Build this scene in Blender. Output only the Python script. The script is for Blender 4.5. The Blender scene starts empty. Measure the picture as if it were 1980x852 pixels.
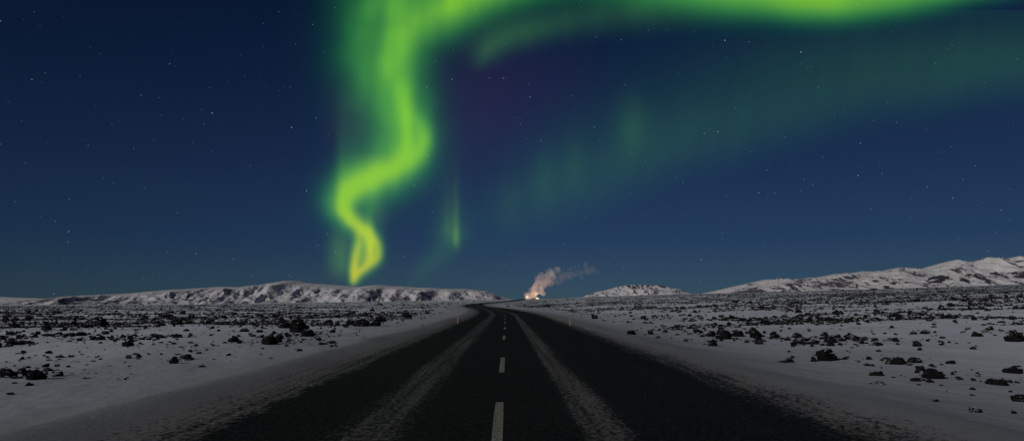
import bpy, bmesh, math, random
import numpy as np
from mathutils import Vector, noise as mnoise
random.seed(4); rng = np.random.default_rng(7)
S = bpy.context.scene
COL = S.collection
S.view_settings.view_transform = 'Standard'
try: S.view_settings.look = 'None'
except Exception: pass
S.view_settings.exposure = 0

# ------------------------------------------------------------------ camera
F, EYE = 1320.0, 1.8
YAW, PITCH = 0.00833, math.atan(159.5 / F)
cam = bpy.data.cameras.new('camera'); camo = bpy.data.objects.new('camera', cam); COL.objects.link(camo)
cam.sensor_width = 36; cam.lens = 24; cam.clip_start = 0.1; cam.clip_end = 300000
camo.location = (0, 0, EYE); camo.rotation_euler = (math.pi/2 + PITCH, 0, -YAW)
S.camera = camo
FW = np.array([math.sin(YAW)*math.cos(PITCH), math.cos(YAW)*math.cos(PITCH), math.sin(PITCH)])
RT = np.array([math.cos(YAW), -math.sin(YAW), 0.0]); UP = np.cross(RT, FW)
def direction(px, py):
    px = np.asarray(px, float); py = np.asarray(py, float)
    d = FW*F + RT*(px[..., None]-990) + UP*(426-py[..., None])
    return d / np.linalg.norm(d, axis=-1, keepdims=True)

# ------------------------------------------------------------------ numeric helpers
def sm(a, b, x):
    t = np.clip((np.asarray(x, float)-a)/(b-a), 0, 1); return t*t*(3-2*t)
def vnoise(x, y, seed=0):
    x = np.asarray(x, float); y = np.asarray(y, float)
    ix, iy = np.floor(x), np.floor(y); fx, fy = x-ix, y-iy
    fx = fx*fx*(3-2*fx); fy = fy*fy*(3-2*fy)
    def h(a, b):
        v = np.sin(a*127.1 + b*311.7 + seed*74.7)*43758.5453
        return v - np.floor(v)
    return (h(ix, iy)*(1-fx)+h(ix+1, iy)*fx)*(1-fy) + (h(ix, iy+1)*(1-fx)+h(ix+1, iy+1)*fx)*fy
def fbm(x, y, seed=0, oct=4):
    s, a, t = 0, .5, 0
    for k in range(oct):
        s = s + a*vnoise(x*2**k, y*2**k, seed+k*13); t += a; a *= .5
    return s/t
def ridged(x, y, seed=0, oct=4):
    s, a, t = 0, .5, 0
    for k in range(oct):
        s = s + a*(1-np.abs(2*vnoise(x*2**k+k*3.1, y*2**k+k*1.7, seed+k*17)-1)); t += a; a *= .5
    return s/t
def blur(A, n):
    """soft small blur of a grid along both of its axes"""
    r = int(3*n)+1; k = np.exp(-(np.arange(-r, r+1)/n)**2/2); k /= k.sum()
    for ax in (0, 1):
        P = np.pad(A, [(r, r) if i == ax else (0, 0) for i in range(A.ndim)], mode='edge'); out = 0
        for i, w in enumerate(k):
            sl = [slice(None)]*A.ndim; sl[ax] = slice(i, i+A.shape[ax]); out = out + w*P[tuple(sl)]
        A = out
    return A
def catmull(P, n):
    P = np.array(P, float); P = np.vstack([2*P[0]-P[1], P, 2*P[-1]-P[-2]])
    out = []
    for i in range(1, len(P)-2):
        t = np.linspace(0, 1, n, endpoint=False)[:, None]
        a, b, c, d = P[i-1], P[i], P[i+1], P[i+2]
        out.append(.5*((2*b)+(-a+c)*t+(2*a-5*b+4*c-d)*t*t+(-a+3*b-3*c+d)*t**3))
    return np.vstack(out + [P[-2][None]])

# ------------------------------------------------------------------ terrain
_rp = catmull([(-400,0),(-100,0),(0,0),(60,0),(105,-.2),(150,-2),(200,-5.2),(300,-14),(420,-18),(520,-9),(600,2),(750,17),(1000,24),(1300,24),(12000,24)], 30)
def cx(y): return np.interp(y, _rp[:,0], _rp[:,1])
def T(x, y):
    x = np.asarray(x, float); y = np.asarray(y, float)
    r = np.sqrt(np.maximum(x-6, 0)**2+16)-4
    l = np.sqrt(np.maximum(-x-6, 0)**2+16)-4
    hill = 6.4*np.exp(-((y-900)/270)**2/2 - ((x-60)/260)**2/2)
    return .037*r - .003*l + hill
def gz(s, y):
    s = np.asarray(s, float); y = np.asarray(y, float)
    x = cx(y)+s; a = np.abs(s); d = np.hypot(x, y)
    z = T(x, y) - .06*(1-sm(4.25, 4.5, a))
    bank = np.exp(-((a-6.3-.6*(fbm(y/9, s*0, 41, 2)-.5))/.8)**2)*(.03+.15*fbm(y/4, s*0+np.sign(s), 42, 3))*(1-sm(150, 400, d))
    z = z + bank*sm(4.8, 5.4, a)
    z = z - np.where(s < 0, .28, .2)*sm(5.4, 10, a)
    z = z + sm(8, 18, a)*np.minimum(1, d/45)*(1-sm(300, 700, d))*.50*(fbm(x/13, y/13, 3, 3)-.45)
    z = z + sm(6, 9, a)*(1-sm(60, 140, d))*.14*(fbm(x/3.6+y/12, y/5, 8, 3)-.5)
    z = z + sm(20, 60, a)*sm(120, 350, d)*1.0*(fbm(x/130, y/130, 5, 2)-.5)
    return z
def at(px, py):
    d = direction(px, py); z = 0.0
    for k in range(12):
        t = (z-EYE)/d[..., 2]; x = d[..., 0]*t; y = d[..., 1]*t
        zn = gz(x-cx(y), y); z = z + .6*(zn-z)
    return x, y

# ------------------------------------------------------------------ node helpers
class NT:
    def __init__(s, name, world=False):
        s.m = bpy.data.materials.new(name); s.m.use_nodes = True
        s.t = s.m.node_tree; s.t.nodes.clear()
        s.out = s.t.nodes.new('ShaderNodeOutputMaterial')
    def n(s, ty, **kw):
        nd = s.t.nodes.new(ty)
        for k, v in kw.items(): setattr(nd, k, v)
        return nd
    def put(s, sock, v):
        if isinstance(v, bpy.types.NodeSocket): s.t.links.new(v, sock)
        elif v is not None: sock.default_value = v
    def math(s, op, a, b=None, c=None, clamp=False):
        nd = s.n('ShaderNodeMath', operation=op, use_clamp=clamp)
        for i, v in enumerate((a, b, c)):
            if v is not None: s.put(nd.inputs[i], v)
        return nd.outputs[0]
    def noise(s, vec, scale, detail=3, rough=.5):
        nd = s.n('ShaderNodeTexNoise'); s.put(nd.inputs['Vector'], vec)
        nd.inputs['Scale'].default_value = scale; nd.inputs['Detail'].default_value = detail; nd.inputs['Roughness'].default_value = rough
        return nd.outputs['Fac']
    def mr(s, v, a, b, c=0., d=1., smooth=True):
        nd = s.n('ShaderNodeMapRange', interpolation_type='SMOOTHSTEP' if smooth else 'LINEAR')
        for i, q in enumerate((v, a, b, c, d)): s.put(nd.inputs[i], q)
        return nd.outputs[0]
    def mix(s, f, a, b):
        nd = s.n('ShaderNodeMix', data_type='RGBA')
        s.put(nd.inputs[0], f); s.put(nd.inputs[6], a); s.put(nd.inputs[7], b)
        return nd.outputs[2]
    def ramp(s, f, stops):
        nd = s.n('ShaderNodeValToRGB'); e = nd.color_ramp.elements
        while len(e) < len(stops): e.new(0.5)
        for k, (p, v) in enumerate(stops):
            e[k].position = p
            e[k].color = (v, v, v, 1) if not isinstance(v, tuple) else (*v, 1)
        s.put(nd.inputs[0], f); return nd.outputs[0]
    def xyz(s, a, b, c=0.):
        nd = s.n('ShaderNodeCombineXYZ')
        for i, v in enumerate((a, b, c)): s.put(nd.inputs[i], v)
        return nd.outputs[0]
    def bsdf(s, col, rough=.8, spec=.2, bump=None, dist=.02, strength=.6):
        b = s.n('ShaderNodeBsdfPrincipled'); s.put(b.inputs['Base Color'], col)
        s.put(b.inputs['Roughness'], rough); b.inputs['Specular IOR Level'].default_value = spec
        if bump is not None:
            bp = s.n('ShaderNodeBump'); bp.inputs['Strength'].default_value = strength; bp.inputs['Distance'].default_value = dist
            s.put(bp.inputs['Height'], bump); s.t.links.new(bp.outputs[0], b.inputs['Normal'])
        s.t.links.new(b.outputs[0], s.out.inputs['Surface']); return b
    def pos(s): return s.n('ShaderNodeTexCoord').outputs['Object']

def ground_material(name):
    q = NT(name)
    uvn = q.n('ShaderNodeUVMap', uv_map='UVMap'); sp = q.n('ShaderNodeSeparateXYZ'); q.put(sp.inputs[0], uvn.outputs[0])
    u, v = sp.outputs[0], sp.outputs[1]; P = q.pos(); au = q.math('ABSOLUTE', u)
    edge = q.noise(q.xyz(q.math('MULTIPLY', u, .8), q.math('MULTIPLY', v, .5)), 1, 6, .68)
    amp = q.mr(au, 2.4, 4.2, .45, 1.5)
    u2 = q.math('ADD', u, q.math('MULTIPLY', q.math('SUBTRACT', edge, .5), amp))
    f = q.math('DIVIDE', q.math('ADD', u2, 8), 16)
    st = [(-8,1),(-6.1,1),(-5.6,.88),(-5.1,.68),(-4.5,.54),(-4.1,.42),(-3.85,.12),(-3.0,.03),(-2.5,.10),(-2.2,.44),(-1.6,.48),(-1.3,.12),(-.9,.015),
          (.75,.01),(.98,.12),(1.12,.52),(1.55,.54),(1.85,.12),(2.4,.02),(3.2,.04),(3.65,.20),(4.15,.10),(4.65,.34),(5.15,.52),(5.65,.74),(6.2,1)]
    cov = q.ramp(f, [((a+8)/16, b) for a, b in st])
    stn = q.noise(q.xyz(q.math('MULTIPLY', u, 6.0), q.math('MULTIPLY', v, .12)), 1, 6, .68)
    w = q.math('MULTIPLY', q.math('MULTIPLY', cov, q.math('SUBTRACT', 1.0, cov)), 3.2)
    cov2 = q.math('ADD', cov, q.math('MULTIPLY', w, q.math('SUBTRACT', stn, .5)))
    gr = q.mr(q.noise(q.xyz(q.math('MULTIPLY', u, 1.0), q.math('MULTIPLY', v, .5)), 12, 6, .9), .33, .67, 0., 1., False)
    th = q.math('SUBTRACT', 1.0, cov2)
    wd = q.mr(au, 2.5, 4.0, .20, .13)
    m = q.mr(gr, q.math('SUBTRACT', th, wd), q.math('ADD', th, wd))
    alb = q.ramp(q.math('DIVIDE', au, 64), [(0,.17),(3/64,.19),(4.6/64,.22),(5.8/64,.26),(6.8/64,.32),(10/64,.44),(20/64,.70),(1,.83)])  # road dirt, plus lens corner darkening put into the near snow albedo
    patch = q.noise(P, .22, 4, .5)
    drift = q.noise(q.xyz(q.math('ADD', u, q.math('MULTIPLY', v, .3)), q.math('MULTIPLY', v, .16)), .6, 4, .5)
    alb = q.math('MULTIPLY', alb, q.mr(patch, .25, .75, .86, 1.10, False))
    alb = q.math('MULTIPLY', alb, q.mr(drift, .3, .7, .92, 1.05, False))
    cool = q.mr(au, 4.5, 7., 0., 1.)
    tint = q.mix(cool, (1,.985,.95,1), (.87,.935,1,1))
    sc_ = q.n('ShaderNodeVectorMath', operation='SCALE'); q.put(sc_.inputs[0], tint); q.put(sc_.inputs['Scale'], alb)
    asph = q.mix(q.mr(q.noise(P, 17, 5, .85), .38, .70), (.0038,.0038,.0038,1), (.046,.045,.044,1))
    c = q.mix(m, asph, sc_.outputs[0])
    # scattered grit poking through the snow
    grit = q.mr(q.math('ADD', q.noise(P, 7, 3, .6), q.math('MULTIPLY', q.noise(P, .5, 2), .35)), .86, .91)
    c = q.mix(q.math('MULTIPLY', grit, q.mr(au, 5.5, 8., 0., .75)), c, (.04,.038,.038,1))
    at_ = q.n('ShaderNodeAttribute', attribute_name='lava')
    lv = q.noise(P, .9, 5, .68); lp = q.noise(P, .05, 3, .6)
    tot = q.math('ADD', q.math('MULTIPLY', q.math('SUBTRACT', lv, .5), 1.2), q.math('MULTIPLY', q.math('SUBTRACT', lp, .5), 1.3))
    thr = q.math('SUBTRACT', .5, at_.outputs['Fac'])
    dark = q.mr(tot, thr, q.math('ADD', thr, .10))
    dark = q.math('MULTIPLY', dark, q.mr(at_.outputs['Fac'], 0.02, .12))
    c = q.mix(dark, c, (.022,.021,.022,1))
    b1 = q.noise(P, 1.6, 6, .62)
    bump = q.math('ADD', q.math('MULTIPLY', b1, .10), q.math('MULTIPLY', q.math('MULTIPLY', gr, .05), q.mr(au, 5., 7.5, 1., .06)))
    bump = q.math('ADD', bump, q.math('MULTIPLY', drift, q.mr(au, 5., 8., 0., .18)))
    q.bsdf(c, q.math('ADD', .7, q.math('MULTIPLY', m, .2)), .03, bump, 1.0, .55)
    return q.m

# ------------------------------------------------------------------ object helpers
def mesh_obj(name, V, Fc, mat=None, parent=None, uv=None, attrs=None, smooth=True):
    me = bpy.data.meshes.new(name)
    V = np.asarray(V, np.float32); Fc = np.asarray(Fc, np.int32)
    n, k = Fc.shape
    me.vertices.add(len(V)); me.vertices.foreach_set('co', V.ravel())
    me.loops.add(n*k); me.loops.foreach_set('vertex_index', Fc.ravel())
    me.polygons.add(n); me.polygons.foreach_set('loop_start', np.arange(0, n*k, k, dtype=np.int32))
    me.polygons.foreach_set('loop_total', np.full(n, k, np.int32))
    me.polygons.foreach_set('use_smooth', np.full(n, smooth, bool))
    me.update(calc_edges=True)
    if uv is not None:
        l = me.uv_layers.new(name='UVMap'); l.data.foreach_set('uv', np.asarray(uv, np.float32)[Fc.ravel()].ravel())
    for nm, (ty, arr) in (attrs or {}).items():
        a = me.attributes.new(nm, ty, 'POINT')
        a.data.foreach_set('color' if ty == 'FLOAT_COLOR' else 'value', np.asarray(arr, np.float32).ravel())
    me.validate()
    if mat: me.materials.append(mat)
    o = bpy.data.objects.new(name, me); COL.objects.link(o)
    if parent: o.parent = parent
    return o
def gridfaces(nr, nc):
    i = np.arange(nr*nc).reshape(nr, nc)
    return np.stack([i[:-1,:-1], i[:-1,1:], i[1:,1:], i[1:,:-1]], -1).reshape(-1, 4)
def tag(o, label=None, cat=None, group=None, kind=None):
    if label: o['label'] = label
    if cat: o['category'] = cat
    if group: o['group'] = group
    if kind: o['kind'] = kind
    return o
def empty(name, loc):
    o = bpy.data.objects.new(name, None); COL.objects.link(o); o.location = loc; o.empty_display_size = .2; return o

# ------------------------------------------------------------------ ground and road
gm = ground_material('snow_and_gravel')
rows = np.concatenate([np.arange(-60, 4, 3.), 4*1.018**np.arange(0, 442)])
sp_ = np.concatenate([np.arange(0, 9.1, .35), 9.1*1.055**np.arange(0, 129)])
cols = np.concatenate([-sp_[:0:-1], sp_])
YY, SS = np.meshgrid(rows, cols, indexing='ij'); XX = cx(YY)+SS
dd = np.hypot(XX, YY)
lava = sm(80, 280, dd)*sm(8, 26, np.abs(SS))*np.where(SS > 0, .50, .42)
g = mesh_obj('ground', np.stack([XX, YY, gz(SS, YY)], -1).reshape(-1, 3), gridfaces(len(rows), len(cols)), gm,
             uv=np.stack([SS, YY], -1).reshape(-1, 2), attrs={'lava': ('FLOAT', lava)})
tag(g, 'snow covered plain with lava rubble on both sides of the road', 'ground', kind='structure')
rr = rows[(rows > -50) & (rows < 1500)]
rc = np.array([-4.45, -4.2, -3.5, -2.5, -1.5, -.5, .5, 1.5, 2.5, 3.5, 4.2, 4.45])
YY, SS = np.meshgrid(rr, rc, indexing='ij'); XX = cx(YY)+SS
rz = T(XX, YY) + .012 - .03*(np.abs(SS) > 4.3)
road = mesh_obj('road', np.stack([XX, YY, rz], -1).reshape(-1, 3), gridfaces(len(rr), len(rc)), gm, uv=np.stack([SS, YY], -1).reshape(-1, 2),
                attrs={'lava': ('FLOAT', SS*0)})
tag(road, 'dark asphalt road with snow dusted wheel tracks running to the horizon', 'road', kind='structure')

q = NT('worn_road_paint'); P = q.pos()
wn = q.mr(q.noise(P, 22, 4, .7), .40, .56)
q.bsdf(q.mix(wn, (.05,.05,.042,1), (.33,.33,.27,1)), .7, .1)
paint = q.m
def dash(y0, y1):
    ys = np.linspace(y0, y1, 5); ss = np.array([-.07, .07])
    Y2, S2 = np.meshgrid(ys, ss, indexing='ij'); X2 = cx(Y2)+S2-.12
    X2 = X2 + rng.uniform(-.006, .006, X2.shape)
    mesh_obj('lane_marking', np.stack([X2, Y2, T(X2, Y2)+.017], -1).reshape(-1, 3), gridfaces(5, 2), paint, road)
_, ya = at(975, 785); _, yb = at(975, 725); _, yc = at(975, 695); _, yd = at(979, 659); _, ye = at(979, 651)
dash(6.6, float(ya)); dash(float(yb), float(yc)); dash(float(yd), float(ye)); 
y0 = float(ye)+9
for k in range(9):
    dash(y0, y0+4); y0 += 13

# ------------------------------------------------------------------ lava rocks
q = NT('black_lava'); P = q.pos()
geo = q.n('ShaderNodeNewGeometry'); sx = q.n('ShaderNodeSeparateXYZ'); q.put(sx.inputs[0], geo.outputs['Normal'])
wp = geo.outputs['Position']
nn = q.noise(wp, 3.2, 4, .65)
up = q.math('ADD', sx.outputs[2], q.math('MULTIPLY', q.math('SUBTRACT', nn, .5), 1.7))
snw = q.mr(up, .88, 1.06)
rk = q.mix(q.noise(wp, 9, 4, .7), (.004,.004,.005,1), (.019,.017,.017,1))
q.bsdf(q.mix(snw, rk, (.42,.44,.47,1)), .9, .04, q.noise(wp, 14, 5, .7), .05, .8)
lavam = q.m
def rock_shape(sub, seed):
    r = random.Random(seed); bm = bmesh.new(); bmesh.ops.create_icosphere(bm, subdivisions=sub, radius=1)
    pl = [(Vector((r.gauss(0,1), r.gauss(0,1), r.gauss(0,.6))).normalized(), r.uniform(.5,.85)) for k in range(8)]
    off = Vector((r.uniform(0,50), r.uniform(0,50), r.uniform(0,50)))
    for v in bm.verts:
        n = v.co.normalized(); rad = 1 + .45*mnoise.noise(n*1.6+off)
        for p, dd_ in pl:
            c = n.dot(p)
            if c > .15: rad = min(rad, dd_/c)
        rad *= 1 + .26*(abs(mnoise.noise(n*3.2+off))-.2) + .09*mnoise.noise(n*7+off)
        v.co = n*rad
    V = np.array([v.co[:] for v in bm.verts]); Fc = np.array([[v.index for v in f.verts] for f in bm.faces]); bm.free()
    w = V[:,0].max()-V[:,0].min(); V[:,:2] /= w; 
    zt = V[:,2].max(); V[:,2] /= (zt*1.35); V[:,2] += .22
    return V, Fc
hi = [rock_shape(4, 100+k) for k in range(14)]
mid = [rock_shape(2, 200+k) for k in range(8)]
low = [rock_shape(1, 300+k) for k in range(6)]
himesh = []
for k, (V, Fc) in enumerate(hi):
    o = mesh_obj('lava_rock_shape', V, Fc, lavam, smooth=False); himesh.append(o.data); bpy.data.objects.remove(o)

rocks = []
notable = [
 (575,642,34,28,'tallest jagged black lava rock heaped on the snow left of the road'),
 (521,665,30,21,'bulky black lava rock at the near left foot of the tall heap'),
 (553,634,24,17,'pointed black lava rock leaning on the left shoulder of the tall heap'),
 (592,650,24,15,'blocky black lava rock at the right foot of the tall heap'),
 (541,654,20,11,'low black lava rock in front of the tall heap'),
 (702,630,28,15,'broad dark lava rock between the tall heap and the left marker post'),
 (728,630,20,13,'small black lava rock just right of the broad one near the left marker post'),
 (678,628,18,12,'small black lava rock just left of the broad one near the left marker post'),
 (640,664,20,7,'flat black lava slab lying in snow right of the tall heap'),
 (66,733,28,17,'largest black lava rock in the near left scatter at the edge of the view'),
 (14,728,24,14,'black lava rock at the extreme left edge of the view'),
 (42,720,16,10,'black lava rock between the two largest at the left edge'),
 (335,702,18,11,'black lava rock at the near end of the left middle scatter'),
 (362,694,16,10,'black lava rock on the right of the left middle scatter'),
 (22,762,14,5,'flat small stone nearest the camera at the left edge'),
 (1460,652,28,19,'upright black lava rock standing right of the largest right hand cluster'),
 (1400,655,28,17,'largest black lava rock in the cluster right of the road'),
 (1427,650,20,13,'middle black lava rock in the cluster right of the road'),
 (1376,650,18,11,'leftmost black lava rock in the cluster right of the road'),
 (1552,663,28,10,'long low black lava ridge on the snow beyond the right hand boulder'),
 (1597,696,36,22,'round topped dark boulder alone on the right hand snow'),
 (1735,703,34,14,'wide dark lava rock with snow on its back on the right'),
 (1770,700,22,10,'small dark rock touching the right end of the wide snow backed rock'),
 (1697,725,24,9,'dark rock below and left of the wide snow backed rock'),
 (1699,742,26,7,'flat dark slab nearest the road in the right hand group'),
 (1806,730,42,17,'widest low dark rock in the near right foreground'),
 (1772,736,18,7,'small flat rock left of the widest near right rock'),
 (1932,743,34,12,'long dark rock near the right edge of the view'),
 (1886,796,20,11,'lone small black rock in the bottom right snow'),
 (1958,720,26,11,'dark rock at the right edge above the long one'),
 (1970,775,26,13,'dark rock cut by the right edge of the view low down'),
 (1220,646,18,9,'lone black rock on bare snow right of the right marker post'),
 (1150,616,14,10,'small pointed rock just right of the right marker post'),
 (1840,702,16,6,'thin dark stone between the wide rock and the right edge'),
 (1888,650,18,8,'dark stone on the far right snow above the near rocks'),
 (1515,700,16,4,'flat dark stone left of the round topped boulder'),
]
for px, py, w, h, lab in notable:
    x, y = at(px, py); d = math.hypot(x, y)
    rocks.append((float(x), float(y), w*d/F*1.05, h*d/F*1.05, lab, 1e9))
clumps = [
 (570,650,70,10,60,.19,'dark lava fragment piled around the tall heap left of the road'),
 (705,626,70,7,54,.22,'dark lava fragment around the broad rock near the left marker post'),
 (340,690,50,10,54,.10,'black lava stone in the left middle scatter on bare snow'),
 (250,664,70,6,34,.14,'black lava stone in the far row of the left middle snow'),
 (50,720,60,12,54,.115,'black lava stone in the near left scatter at the edge of the view'),
 (120,690,60,8,38,.11,'black lava stone above the near left scatter'),
 (220,720,45,9,20,.07,'small black stone on the snow right of the near left scatter'),
 (450,672,85,9,38,.11,'black lava stone on the snow left of the tall heap'),
 (640,657,70,7,38,.13,'small black stone on the snow right of the tall heap'),
 (1400,648,65,9,64,.20,'dark lava fragment in the cluster right of the road'),
 (1290,638,50,6,32,.18,'dark lava stone between the right marker post and the cluster'),
 (1560,657,75,8,44,.15,'dark stone around the long low ridge on the right'),
 (1605,690,45,8,26,.10,'dark stone around the round topped boulder on the right'),
 (1738,700,50,8,42,.11,'dark stone around the wide snow backed rock on the right'),
 (1805,728,60,8,34,.09,'dark stone around the widest near right rock'),
 (1940,733,50,16,28,.09,'dark stone near the right edge of the view'),
 (1880,775,80,20,14,.05,'tiny dark stone poking from the bottom right snow'),
 (1700,660,150,11,80,.16,'dark stone in the upper right scatter beyond the near rocks'),
]
for px, py, rx, ry, n, sz, lab in clumps:
    for k in range(n):
        a, b = rng.normal(0, 1, 2)
        x, y = at(px+a*rx*.85, max(602, py+b*ry*.85)); x, y = float(x), float(y)
        if abs(x-cx(y)) < 6.4: continue
        w = sz*math.exp(rng.normal(0, .5)); rocks.append((x, y, w, w*rng.uniform(.35,.75), lab, 0))
N = 180000
t = rng.uniform(0, 1, N)
D_ = 22*(650/22)**(t**.72)
tx = rng.uniform(-.86, .86, N); yy = D_; xx = tx*D_
ss = xx-cx(yy)
cl = fbm(xx/5, yy/5, 21, 3)*.6 + fbm(xx/26, yy/26, 31, 2)*.4
thr = np.interp(D_, [20, 28, 40, 60, 100, 250, 700], [.73, .70, .63, .57, .53, .52, .51])
ok = (rng.uniform(0, .9, N) < sm(thr-.10, thr+.10, cl)) & (np.abs(ss) > 8+3*fbm(xx/6, yy/6, 9, 2)+np.minimum(D_*.03, 6))
ok |= (rng.uniform(0, 1, N) < .035) & (np.abs(ss) > 10) & (D_ > 34)
xx, yy, D_ = xx[ok], yy[ok], D_[ok]
ww = np.exp(rng.normal(0, .6, len(xx)))*np.interp(D_, [20, 60, 150, 700], [.09, .145, .21, .42])
hrs = rng.uniform(.35, .75, len(xx))*np.interp(D_, [40, 150, 600], [1, .75, .6])
for x, y, w, hr in zip(xx, yy, ww, hrs):
    d = math.hypot(x, y)
    side = 'left' if x < 0 else 'right'
    lab = 'black lava rock in the %s rubble on the plain %s of the road' % ('nearer' if d < 60 else 'distant', side)
    rocks.append((x, y, w, w*hr, lab, 0))
def score(r):
    x, y, w, h, lab, pr = r
    d = math.hypot(x, y)
    if abs(x/y - YAW) > .755 or y < 7: return -1
    return pr + w*math.sqrt(h/w)/d
rocks.sort(key=score, reverse=True)
RX = np.array([r[0] for r in rocks]); RY = np.array([r[1] for r in rocks]); RZ = gz(RX-cx(RY), RY)
for k, (x, y, w, h, lab, pr) in enumerate(rocks[:300]):
    o = bpy.data.objects.new('lava_rock', himesh[(k*5+k//14) % 14]); COL.objects.link(o)
    o.location = (x, y, float(RZ[k])-.02)
    o.scale = (w, w*random.uniform(.7, 1.0), h); o.rotation_euler = (0, 0, random.uniform(0, 6.28) if pr == 0 else random.choice((0, math.pi))+random.uniform(-.3,.3))
    tag(o, lab, 'rock', 'lava rocks scattered over the snow')
VV, FF, base = [], [], 0
for i in range(300, len(rocks)):
    x, y, w, h, lab, pr = rocks[i]
    d = math.hypot(x, y)
    V, Fc = (mid if d < 70 else low)[random.randrange(6)]
    a = random.uniform(0, 6.28); c, s_ = math.cos(a)*w, math.sin(a)*w
    VV.append(np.stack([V[:,0]*c-V[:,1]*s_+x, V[:,0]*s_+V[:,1]*c+y, V[:,2]*h+RZ[i]-.02], -1)); FF.append(Fc+base); base += len(V)
o = mesh_obj('lava_rubble', np.vstack(VV), np.vstack(FF), lavam, smooth=False)
tag(o, 'fine black lava rubble covering the snowy plain out to the horizon', 'lava rubble', kind='stuff')
print('ROCKS', len(rocks))

# ------------------------------------------------------------------ mountains
def mountain_material(name, rockcol, snowa=(.58,.575,.59,1), snowb=(.76,.75,.76,1), hi_=.74):
    q = NT(name); P = q.pos()
    a = q.n('ShaderNodeAttribute', attribute_name='rock').outputs['Fac']
    n1 = q.noise(P, .035, 6, .75)
    m = q.mr(q.math('ADD', a, q.math('MULTIPLY', q.math('SUBTRACT', n1, .5), 1.5)), .36, hi_)
    c = q.mix(m, q.mix(q.noise(P, .004, 3), snowa, snowb), rockcol)
    q.bsdf(c, .9, .03, q.noise(P, .045, 6, .7), 12, .75); return q.m
mm = mountain_material('mountain_snow', (.165,.158,.175,1), hi_=.80); mmr = mountain_material('range_snow', (.095,.092,.110,1)); mmd = mountain_material('dark_mountain_snow', (.055,.054,.070,1))
def mountain(name, pts, D, W, seed, rock, label, mat, cliff=.62, gap=120., step=1.4, jag=1.0, relief=.22, plateau=True):
    pts = np.array(pts, float)
    px = np.arange(pts[0,0], pts[-1,0]+.1, step)
    py = np.interp(px, pts[:,0], pts[:,1]) - jag*5*(ridged(px/26, px*0+seed, seed, 4)-.62) - jag*2.5*(fbm(px/60, px*0, seed+21, 2)-.5)
    dr = direction(px, py); X = dr[:,0]/dr[:,1]*D; H = dr[:,2]/dr[:,1]*D + EYE
    v = np.concatenate([np.linspace(0, 1, 140), np.linspace(1.05, 1.6, 8)])
    V2, XX = np.meshgrid(v, X, indexing='ij'); HH = np.broadcast_to(H, XX.shape)
    Y = D - W + V2*W
    YW = V2*W
    wx = XX + gap*1.5*(fbm(XX/(gap*1.6), YW/(gap*2.2), seed+5, 3)-.5)
    r1 = ridged(wx/gap, YW/(gap*2.0), seed+7, 4)
    r2 = ridged(wx/(gap*.33)+7, YW/(gap*.8), seed+19, 3)
    r0 = ridged(XX/(gap*2.6), XX*0+seed, seed+2, 2)
    foot = .22*(1-r0)
    top = np.maximum(np.clip(.58 + .9*(fbm(XX/(gap*2.4), XX*0, seed+3, 3)-.5), .2, .98), foot+.25) if plateau else .8
    k_ = np.clip((V2-foot)/(top-foot), 0, 1)
    Sx = cliff*(.55*k_+.45*sm(0, 1, k_)) + (1-cliff)*sm(top*.5, 1.0, V2)
    bell = sm(.0, .16, Sx)*(1-sm(cliff*.85, cliff+(1-cliff)*.8, Sx)) if plateau else sm(.0, .16, Sx)*(1-sm(.93, 1.0, V2))
    Sx = np.where(V2 > 1, 1-1.2*(V2-1)**1.3, Sx)
    base = T(XX, Y) - 14
    Z = base + (HH-base)*np.clip(Sx - bell*relief*((.85-r1)*1.8 + (.7-r2)*.55), 0, 1.02)
    gx = np.maximum(np.abs(np.gradient(XX, axis=1)), 1e-3)
    dzx = np.gradient(Z, axis=1)/gx
    big = fbm(XX/420, V2*2, seed+11, 3); md_ = fbm(wx/(gap*.24), YW/(gap*.9), seed+13, 4)
    rk = bell*(.14 + rock + (big-.5)*1.2 + (md_-.5)*2.3 + sm(.05, -.45, dzx)*.28 + (sm(.62, .85, r1)-.4)*.45)  # bare rock, plus shade painted on slopes turned from the moon
    o = mesh_obj(name, np.stack([XX, Y, Z], -1).reshape(-1, 3), gridfaces(len(v), len(px)), mat, attrs={'rock': ('FLOAT', rk)})
    tag(o, label, 'mountain', kind='structure')
mountain('mountain', [(135,587),(150,582),(165,576),(190,570),(210,571),(235,569),(270,568),(290,565),(320,563),(350,559),(375,559),(400,556),(440,554),(470,556),(500,553),(530,549),(550,545),(572,542),(595,546),(620,549),(650,551),(700,554),(740,551),(780,554),(830,557),(880,558),(920,560),(945,564),(965,571),(990,579),(1015,584)],
         6000, 1300, 1, .02, 'long flat topped snowy mountain with dark gullies behind the left plain', mm, cliff=.70, jag=.5, gap=90, relief=.16)
mountain('mountain', [(-90,571),(0,573),(40,575),(100,577),(140,582),(170,588)], 9500, 1200, 2, -4.0, 'low faint snowy ridge at the far left horizon', mm, jag=.2, relief=.05, plateau=False, cliff=.5)
mountain('mountain', [(1105,582),(1120,577),(1150,565),(1190,555),(1215,550),(1235,551),(1262,550),(1285,554),(1310,561),(1338,571),(1360,580)], 8000, 1300, 3, .02, 'small isolated snowy mountain right of the steam plume', mm, cliff=.88, gap=110, jag=.6, relief=.26, plateau=False)
mountain('mountain', [(1380,580),(1398,569),(1412,558),(1440,549),(1462,546),(1480,541),(1530,540),(1560,537),(1600,533),(1660,526),(1700,524),(1740,519),(1790,520),(1835,513),(1850,503),(1864,508),(1900,503),(1940,498),(1980,494),(2060,488),(2150,500)], 7500, 2400, 4, .06, 'long snowy mountain range rising toward the right edge', mmr, gap=230, jag=1.1, relief=.32, plateau=False, cliff=.85)
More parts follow.
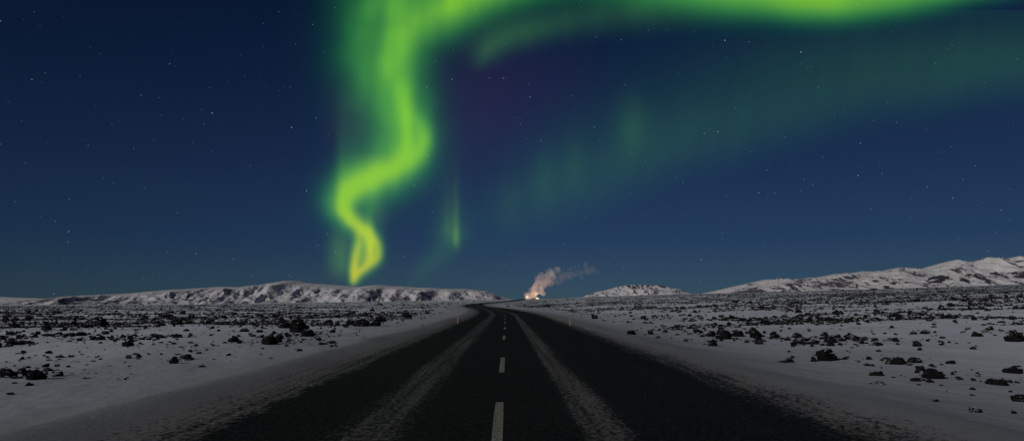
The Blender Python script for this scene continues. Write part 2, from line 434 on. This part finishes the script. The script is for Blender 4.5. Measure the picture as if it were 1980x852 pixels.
mountain('mountain', [(1385,572),(1420,563),(1460,553),(1500,548),(1540,549),(1575,541),(1600,545),(1640,541),(1680,536),(1720,542),(1760,536),(1790,544)], 6400, 900, 9, .22, 'row of craggy snowy buttresses at the left end of the right hand range', mmr, gap=120, jag=1.3, relief=.30, plateau=False, cliff=.9)
mountain('mountain', [(1670,566),(1695,556),(1720,547),(1750,542),(1775,544),(1800,535),(1830,537),(1850,529),(1900,530),(1930,524),(1950,527),(1980,522),(2060,520),(2140,530)], 5600, 900, 6, .34, 'darker rocky foothill in front of the right hand range', mmd, gap=130, jag=1.3, relief=.30, plateau=False, cliff=.9)

# ------------------------------------------------------------------ marker posts
q = NT('weathered_post'); q.bsdf(q.mix(q.noise(q.pos(), 9, 3), (.27,.17,.08,1), (.38,.25,.13,1)), .6, .2); postm = q.m
q = NT('post_reflector'); q.bsdf(q.mix(q.noise(q.pos(), 20, 2), (.75,.72,.62,1), (.85,.84,.78,1)), .3, .5); reflm = q.m
q = NT('post_collar'); q.bsdf(q.mix(q.noise(q.pos(), 14, 2), (.03,.03,.03,1), (.06,.055,.05,1)), .6, .3); collm = q.m
def prism(name, prof, z0, z1, mat, parent, taper=1., tilt=0.):
    bm = bmesh.new()
    b = [bm.verts.new((x, y, z0)) for x, y in prof]; t_ = [bm.verts.new((x*taper, y*taper, z1+x*tilt)) for x, y in prof]
    n = len(prof); bm.faces.new(b[::-1]); bm.faces.new(t_)
    for i in range(n): bm.faces.new((b[i], b[(i+1)%n], t_[(i+1)%n], t_[i]))
    bmesh.ops.bevel(bm, geom=list(bm.edges), offset=.004, segments=1, affect='EDGES')
    me = bpy.data.meshes.new(name); bm.to_mesh(me); bm.free(); me.materials.append(mat)
    o = bpy.data.objects.new(name, me); COL.objects.link(o); o.parent = parent; return o
tri5 = [(-.06,-.035),(.06,-.035),(.045,.03),(0,.055),(-.045,.03)]
def post(px, py, h, label):
    x, y = at(px, py); x, y = float(x), float(y)
    r = empty('marker_post', (x, y, float(gz(x-cx(y), y))))
    tag(r, label, 'marker post', 'marker posts beside the road')
    prism('post', tri5, -.15, h-.04, postm, r, .92)
    prism('cap', [(a*.9, b*.9) for a, b in tri5], h-.04, h, postm, r, .8, .15)
    prism('collar', [(a*1.06, b*1.06) for a, b in tri5], h-.34, h-.12, collm, r, 1.0)
    prism('reflector', [(-.035,-.046),(.035,-.046),(.035,-.03),(-.035,-.03)], h-.29, h-.17, reflm, r, 1.0)
post(885, 626, 1.08, 'thin orange marker post on the left edge of the road')
post(1102, 629, 1.12, 'thin orange marker post on the right edge of the road')

# ------------------------------------------------------------------ steam and lamps on the horizon
DS = 2500.
def far(px, py, y=DS):
    d = direction(px, py); return np.array([d[0]/d[1]*y, y, d[2]/d[1]*y+EYE])
def puffs(name, L, dens, emis, parent, seed, lo=.34):
    bm = bmesh.new(); r = random.Random(seed)
    c0 = Vector(parent.location)
    for px, py, rad in L:
        p = Vector(far(px, py))-c0; R = rad*DS/F
        for k in range(8):
            off = Vector((r.gauss(0,1), r.gauss(0,1), r.gauss(0,1)))*R*.55; rr_ = R*r.uniform(.35,.65)
            if k == 0: off *= 0; rr_ = R*.8
            t_ = bmesh.ops.create_icosphere(bm, subdivisions=2, radius=rr_)
            bmesh.ops.translate(bm, verts=t_['verts'], vec=p+off)
    me = bpy.data.meshes.new(name); bm.to_mesh(me); bm.free()
    o = bpy.data.objects.new(name, me); COL.objects.link(o)
    md = o.modifiers.new('r', 'REMESH'); md.mode = 'VOXEL'; md.voxel_size = 3.0
    dg = bpy.context.evaluated_depsgraph_get(); me2 = bpy.data.meshes.new_from_object(o.evaluated_get(dg))
    o.modifiers.clear(); o.data = me2; me2.name = name
    q = NT(name+'_vapour'); P = q.pos()
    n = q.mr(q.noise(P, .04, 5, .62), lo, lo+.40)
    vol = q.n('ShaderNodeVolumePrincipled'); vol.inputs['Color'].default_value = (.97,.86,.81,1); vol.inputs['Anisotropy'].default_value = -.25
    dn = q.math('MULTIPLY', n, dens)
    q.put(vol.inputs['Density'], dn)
    q.put(vol.inputs['Emission Strength'], q.math('MULTIPLY', dn, emis)); vol.inputs['Emission Color'].default_value = (1,.66,.54,1)  # added self-glow, stands in for light scattered inside the steam
    q.t.links.new(vol.outputs[0], q.out.inputs['Volume'])
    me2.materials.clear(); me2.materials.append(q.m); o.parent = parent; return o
st = empty('steam_plume', tuple(far(1024, 581)))
tag(st, 'pinkish steam plume drifting up beside the bright lights on the horizon', 'steam')
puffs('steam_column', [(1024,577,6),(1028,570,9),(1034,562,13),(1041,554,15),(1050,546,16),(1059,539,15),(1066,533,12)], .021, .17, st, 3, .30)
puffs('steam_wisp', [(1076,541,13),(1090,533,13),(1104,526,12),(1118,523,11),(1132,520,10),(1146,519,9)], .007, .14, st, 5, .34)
q = NT('lamp_glow'); e = q.n('ShaderNodeEmission'); e.inputs[0].default_value = (1,.62,.32,1); e.inputs[1].default_value = 2.0
q.t.links.new(e.outputs[0], q.out.inputs['Surface']); lampm = q.m
q = NT('mast_steel'); q.bsdf(q.mix(q.noise(q.pos(), 1, 2), (.2,.2,.2,1), (.3,.3,.3,1)), .5, .4); mastm = q.m
def mast(px, py, R, label, power):
    p = far(px, py); gx = float(T(p[0], p[1]))
    r = empty('floodlight_mast', (p[0], p[1], gx)); tag(r, label, 'floodlight', 'floodlights at the foot of the steam')
    h = p[2]-gx
    prism('mast', [(.35*math.cos(a), .35*math.sin(a)) for a in np.linspace(0, 6.28, 9)[:-1]], -1, h-R*.6, mastm, r, .6)
    bm = bmesh.new(); bmesh.ops.create_icosphere(bm, subdivisions=3, radius=R)
    for v in bm.verts: v.co.z *= .75
    me = bpy.data.meshes.new('lamp_head'); bm.to_mesh(me); bm.free(); me.materials.append(lampm)
    o = bpy.data.objects.new('lamp_head', me); COL.objects.link(o); o.parent = r; o.location = (0, 0, h)
    L = bpy.data.lights.new('floodlight', 'POINT'); L.energy = power; L.color = (1,.62,.38); L.shadow_soft_size = 8
    lo = bpy.data.objects.new('floodlight', L); COL.objects.link(lo); lo.parent = r; lo.location = (0, -20, h+8)
mast(1019, 578, 2.0, 'left smaller warm floodlight under the steam plume on the horizon', 60000)
mast(1039, 577, 5.2, 'right and brighter warm floodlight under the steam plume on the horizon', 90000)

# ------------------------------------------------------------------ aurora
q = NT('aurora_light'); a = q.n('ShaderNodeAttribute', attribute_name='glow'); e = q.n('ShaderNodeEmission')
q.put(e.inputs[0], a.outputs['Color']); e.inputs[1].default_value = 1
tr = q.n('ShaderNodeBsdfTransparent'); ad = q.n('ShaderNodeAddShader')
tv = q.math('SUBTRACT', 1.0, a.outputs['Alpha']); q.put(tr.inputs[0], tv)
q.t.links.new(e.outputs[0], ad.inputs[0]); q.t.links.new(tr.outputs[0], ad.inputs[1]); q.t.links.new(ad.outputs[0], q.out.inputs['Surface'])
aum = q.m
try: aum.cycles.emission_sampling = 'NONE'
except Exception as ex: print(ex)
def sheet(name, x0, x1, y0, y1, step, fn, R, label):
    px = np.arange(x0, x1+.1, step); py = np.arange(y0, y1+.1, step)
    PY, PX = np.meshgrid(py, px, indexing='ij'); C = fn(PX, PY)
    fade = sm(x0, x0+50, PX)*(1-sm(y1-15, y1, PY))
    C = np.clip(C*fade[..., None]-.0012, 0, None)
    V = direction(PX, PY)*R; V[..., 2] += EYE
    Fc = gridfaces(len(py), len(px)); mx = C.max(-1).ravel(); keep = mx[Fc].max(1) > 0; Fc = Fc[keep]
    used = np.unique(Fc); mp = np.full(len(mx), -1); mp[used] = np.arange(len(used))
    veil = np.clip(C[..., 1].reshape(-1, 1)/.5, 0, 1)*.60                 # dense light hides the dark sky behind it
    rgba = np.concatenate([C.reshape(-1, 3), veil], 1)
    o = mesh_obj(name, V.reshape(-1, 3)[used], mp[Fc], aum, attrs={'glow': ('FLOAT_COLOR', rgba[used])})
    tag(o, label, 'aurora')
def ridge(PX, PY, pts, n=24, pw=2.4):
    C = catmull(pts, n); I = np.zeros_like(PX); Yl = np.zeros_like(PX)
    for x, y, wl, wr, amp, yel in C:
        dx = PX-x; dy = PY-y; r = np.sqrt(dx*dx+dy*dy)+1e-6
        w = wl+(wr-wl)*(.5+.5*dx/r)
        v = amp*np.exp(-(r/w)**pw)
        b = v > I; I = np.where(b, v, I); Yl = np.where(b, yel, Yl)
    return I, Yl
def rays(PX, PY, pts, n, width, tail, seed, amp):
    C = catmull(pts, n); r = np.random.default_rng(seed); I = np.zeros_like(PX)
    for x, y, wl, wr, a, yel in C:
        k = r.uniform(0, 1)**3*amp*a; L = tail*r.uniform(.6, 1.5); w = width*r.uniform(.6, 1.6)
        dy = y-PY
        I += k*np.exp(-((PX-x)/w)**2)*np.where(dy > 0, np.exp(-dy/L), np.exp(-(dy/9)**2))
    return I
def color(I, yel):
    k = np.clip(I/.55, 0, 1.2)
    r = .07+.25*k+.62*yel*np.clip(k*1.3, 0, 1); b = .16-.12*k-.03*yel
    return np.stack([I*r, I*(1-.08*yel), I*np.maximum(b, .01)], -1)
main_pts = [(681,546,6,7,.06,1),(686,533,9,10,.20,1),(704,516,14,11,.17,1),(716,497,24,13,.20,.85),(716,474,26,14,.23,.7),(704,452,20,17,.27,.55),
 (680,430,18,21,.30,.42),(660,406,23,27,.32,.28),(660,384,28,33,.32,.22),(682,364,33,36,.32,.20),(720,345,38,39,.32,.18),(762,325,44,36,.31,.14),
 (784,298,55,40,.29,.10),(788,268,60,42,.26,.08),(782,238,58,47,.26,.06),(769,205,52,51,.28,.05),(756,165,59,52,.29,.05),(748,125,64,52,.29,.05),
 (746,85,65,53,.28,.05),(750,40,68,58,.27,.05),(760,0,70,62,.26,.05),(770,-50,70,62,.23,.05)]
fold_pts = [
 [(785,212,15,21,.18,.05),(805,232,24,20,.31,.06),(816,256,31,16,.42,.08),(813,284,33,16,.46,.12),(795,310,32,19,.50,.16),(761,331,29,24,.51,.20),(720,346,27,25,.50,.22),(684,366,20,26,.45,.22),(663,388,16,26,.42,.25),(666,412,13,22,.42,.35),(687,434,11,16,.43,.5),(712,453,10,12,.43,.65),(729,473,10,8,.44,.7),(728,496,12,8,.42,.75),(710,514,11,8,.35,.85),(692,528,9,8,.32,.9),(682,546,5,5,.13,1)],
 [(668,420,12,12,.16,.5),(687,440,10,10,.24,.6),(693,464,9,10,.32,.7),(686,495,8,10,.38,.8),(682,522,6,9,.40,.85),(681,552,5,6,.16,1)],
 [(786,225,24,24,.16,.05),(780,190,30,32,.22,.06),(774,150,36,38,.26,.07),(776,105,44,41,.32,.08),(796,60,50,40,.37,.10),(840,24,52,40,.42,.13),(900,-4,48,38,.43,.13),(970,-26,44,36,.35,.11),(1040,-48,40,36,.25,.08)],
 [(768,312,14,14,.08,.1),(757,272,16,16,.15,.06),(754,232,17,17,.18,.05),(748,195,19,19,.13,.05),(733,155,21,21,.07,.05)],
 [(692,60,24,26,.10,0),(690,108,22,28,.11,0),(706,155,22,26,.11,0),(735,195,20,22,.09,0)]]
top_pts = [(1000,-46,32,32,.08,.05),(1060,-45,36,36,.15,.02),(1150,-39,36,36,.15,0),(1250,-30,37,37,.19,0),(1350,-20,37,37,.27,.03),(1450,-10,36,36,.38,.08),
 (1550,-2,35,35,.44,.1),(1640,0,34,34,.42,.1),(1740,-9,32,32,.34,.06),(1850,-24,29,29,.26,0),(1980,-41,26,26,.19,0),(2070,-51,26,26,.15,0)]
lobe_pts = [(930,112,20,16,.040,0),(948,92,28,20,.068,0),(986,70,32,22,.064,0),(1070,47,32,26,.052,0),(1180,26,36,30,.046,0),(1300,8,42,36,.05,0),(1420,-4,44,42,.04,0)]
def f_main(PX, PY):
    wob = PX + 8*(fbm(PX/60, PY/55, 2, 3)-.5)
    I, y = ridge(wob, PY, main_pts, 24, 1.9); ray = .74+.52*fbm(PX/13+PY/260, PY/300, 4, 3)
    I = I*(.70+.60*fbm(PX/30+PY/90, PY/80, 35, 3))
    for pts in fold_pts:
        I2, y2 = ridge(wob, PY, pts, 24, 1.7)
        b = I2 > .5*I; y = np.where(b, y*.4+y2*.6, y)
        I = (I**2.6+I2**2.6)**(1/2.6)
    I = I*ray*(.80+.40*fbm(PX/46, PY/46, 33, 3))
    I = I + rays(PX, PY, main_pts[:15], 26, 5.0, 42, 3, .19) + rays(PX, PY, main_pts[8:18], 22, 7.0, 75, 5, .05)
    C = color(np.minimum(I, .54), y); k = sm(340, 440, PY)[..., None]; C = blur(C, 1.9)*(1-k) + blur(C, .9)*k
    H, _ = ridge(PX, PY, [(p[0], p[1], p[2]*1.35+9, p[3]*1.35+11, max(p[4], .2)*.09, 0) for p in main_pts], 14, 1.5)
    C += H[..., None]*np.array([.14, 1, .20])
    I2, y2 = ridge(PX, PY, top_pts, 16, 2.0); C += color(I2*(.86+.28*fbm(PX/70, PY/90, 9, 2)), y2)
    I3, _ = ridge(PX, PY, lobe_pts, 16, 1.9); C += (I3*(.7+.6*fbm(PX/40, PY/200, 15, 2)))[..., None]*np.array([.22, 1, .16])
    C += (.095*np.exp(-((PX-657)/20)**2)*sm(415, 490, PY)*(1-sm(505, 552, PY))*(.6+.8*fbm(PX/8, PY/300, 19, 2)))[..., None]*np.array([.32, 1, .14])
    C += (.08*np.exp(-((PX-708)/22)**2)*sm(430, 480, PY)*(1-sm(490, 530, PY))*(.5+1.0*fbm(PX/6, PY/300, 29, 2)))[..., None]*np.array([.50, .95, .05])
    C += (.050*np.exp(-((PX-728)/18)**2)*sm(340, 400, PY)*(1-sm(415, 470, PY)))[..., None]*np.array([.35, 1, .16])
    C += (np.exp(-((PX-920)/120)**2-((PY-215)/155)**2))[..., None]*np.array([.0080, .0010, .0070])
    C += (np.exp(-((PX-1060)/160)**2-((PY-170)/90)**2))[..., None]*np.array([.0045, .0005, .004])
    C += (np.exp(-((PX-685)/52)**2-((PY-240)/80)**2))[..., None]*np.array([.011, .007, .009])
    return blur(C, .6)
def f_band(PX, PY):
    e = np.interp(PX, [860,940,1000,1150,1300,1500,1700,1980,2140], [470,455,436,384,328,272,222,166,135])
    e = e + 14*(fbm(PX/120, PX*0, 77, 2)-.5)
    A = np.interp(PX, [880,940,1000,1060,1150,1225,1400,1700,1980,2100], [0,.015,.030,.037,.040,.043,.040,.036,.037,.036])
    t = e-PY; L = np.interp(PX, [960,1200,1500,2000], [85,120,150,130])
    I = A*sm(-65, 90, t)*np.exp(-(np.clip(t-20, 0, None)/L)**1.4)*(.74+.52*fbm(PX/36+PY/200, PY/300, 14, 3))
    I += .032*np.exp(-((PX-1225)/30)**2-((PY-246)/50)**2) + .018*np.exp(-((PX-1050)/25)**2-((PY-345)/55)**2) + .014*np.exp(-((PX-1110)/22)**2-((PY-318)/55)**2) + .009*np.exp(-((PX-985)/20)**2-((PY-395)/50)**2)
    I += .008*sm(1250, 1700, PX)*sm(40, 110, PY)*(1-sm(120, 240, PY))
    return I[..., None]*np.array([.22, 1, .15])
def f_ray(PX, PY):
    up_ = np.exp(-np.clip(464-PY, 0, None)/44)*(1-sm(448, 492, PY))
    I = .15*np.exp(-((PX-882)/6.5)**2)*up_ + .045*np.exp(-((PX-867)/11)**2)*np.exp(-np.clip(440-PY, 0, None)/40)*(1-sm(430, 486, PY))
    I2 = .055*np.exp(-np.abs((PX-872)/34)**2)*np.exp(-np.clip(452-PY, 0, None)/60)*(1-sm(440, 500, PY))
    tt = np.clip((PX-790)/95, 0, 1); yc_ = 545-62*tt
    I3 = .026*np.exp(-((PY-yc_+12)/26)**2)*sm(770, 840, PX)*(1-sm(868, 905, PX))
    return I[..., None]*np.array([.42, 1, .04]) + (I2+I3)[..., None]*np.array([.19, 1, .16])
sheet('aurora', 500, 2080, -110, 560, 3.2, f_main, 60000., 'bright green and yellow aurora ribbon twisting up from the left mountain and across the top')
sheet('aurora', 840, 2100, 20, 520, 5.0, f_band, 64000., 'faint broad teal aurora band slanting up toward the right edge')
sheet('aurora', 740, 970, 220, 575, 2.5, f_ray, 62000., 'thin short aurora ray hanging alone right of the bright ribbon foot')

# ------------------------------------------------------------------ night sky and moonlight
W = bpy.data.worlds.new('World'); S.world = W; W.use_nodes = True
t = W.node_tree; t.nodes.clear()
out = t.nodes.new('ShaderNodeOutputWorld'); bg = t.nodes.new('ShaderNodeBackground'); t.links.new(bg.outputs[0], out.inputs[0])
tc = t.nodes.new('ShaderNodeTexCoord'); sx = t.nodes.new('ShaderNodeSeparateXYZ'); t.links.new(tc.outputs['Generated'], sx.inputs[0])
rp = t.nodes.new('ShaderNodeValToRGB'); t.links.new(sx.outputs[2], rp.inputs[0])
stops = [(0,(.036,.072,.098)),(.03,(.030,.066,.108)),(.09,(.0175,.045,.106)),(.19,(.0108,.028,.080)),(.30,(.006,.0175,.054)),(.42,(.0032,.0105,.036)),(.8,(.002,.007,.025))]
el = rp.color_ramp.elements
while len(el) < len(stops): el.new(.5)
for k, (p, c) in enumerate(stops): el[k].position = p; el[k].color = (*c, 1)
mr = t.nodes.new('ShaderNodeMapRange'); t.links.new(sx.outputs[0], mr.inputs[0])
for i, v in enumerate((-.65, .05, .60, 1.0)): mr.inputs[i+1].default_value = v
mx = t.nodes.new('ShaderNodeVectorMath'); mx.operation = 'SCALE'; t.links.new(rp.outputs[0], mx.inputs[0]); t.links.new(mr.outputs[0], mx.inputs['Scale'])
def stars(scale, r0, r1, power, col):
    vo = t.nodes.new('ShaderNodeTexVoronoi'); vo.inputs['Scale'].default_value = scale; t.links.new(tc.outputs['Generated'], vo.inputs['Vector'])
    m1 = t.nodes.new('ShaderNodeMapRange'); t.links.new(vo.outputs['Distance'], m1.inputs[0])
    for i, v in enumerate((r0, r1, 1., 0.)): m1.inputs[i+1].default_value = v
    sc = t.nodes.new('ShaderNodeSeparateColor'); t.links.new(vo.outputs['Color'], sc.inputs[0])
    pw = t.nodes.new('ShaderNodeMath'); pw.operation = 'POWER'; t.links.new(sc.outputs[0], pw.inputs[0]); pw.inputs[1].default_value = power
    ml = t.nodes.new('ShaderNodeMath'); ml.operation = 'MULTIPLY'; t.links.new(pw.outputs[0], ml.inputs[0]); t.links.new(m1.outputs[0], ml.inputs[1])
    s2 = t.nodes.new('ShaderNodeVectorMath'); s2.operation = 'SCALE'; s2.inputs[0].default_value = col; t.links.new(ml.outputs[0], s2.inputs['Scale'])
    return s2.outputs[0]
acc = mx.outputs[0]
for s_ in (stars(54, .01, .048, 2.6, (.46,.50,.59)), stars(95, .01, .078, 2.0, (.20,.23,.29))):
    ad = t.nodes.new('ShaderNodeVectorMath'); ad.operation = 'ADD'; t.links.new(acc, ad.inputs[0]); t.links.new(s_, ad.inputs[1]); acc = ad.outputs[0]
t.links.new(acc, bg.inputs[0]); bg.inputs[1].default_value = 1.0

sun = bpy.data.lights.new('moonlight', 'SUN'); sun.energy = 1.5; sun.angle = math.radians(.5); sun.color = (1,.945,.905)
so = bpy.data.objects.new('moonlight', sun); COL.objects.link(so); so.rotation_euler = (math.radians(67), 0, math.radians(-50)); so.location = (-20, -30, 30)
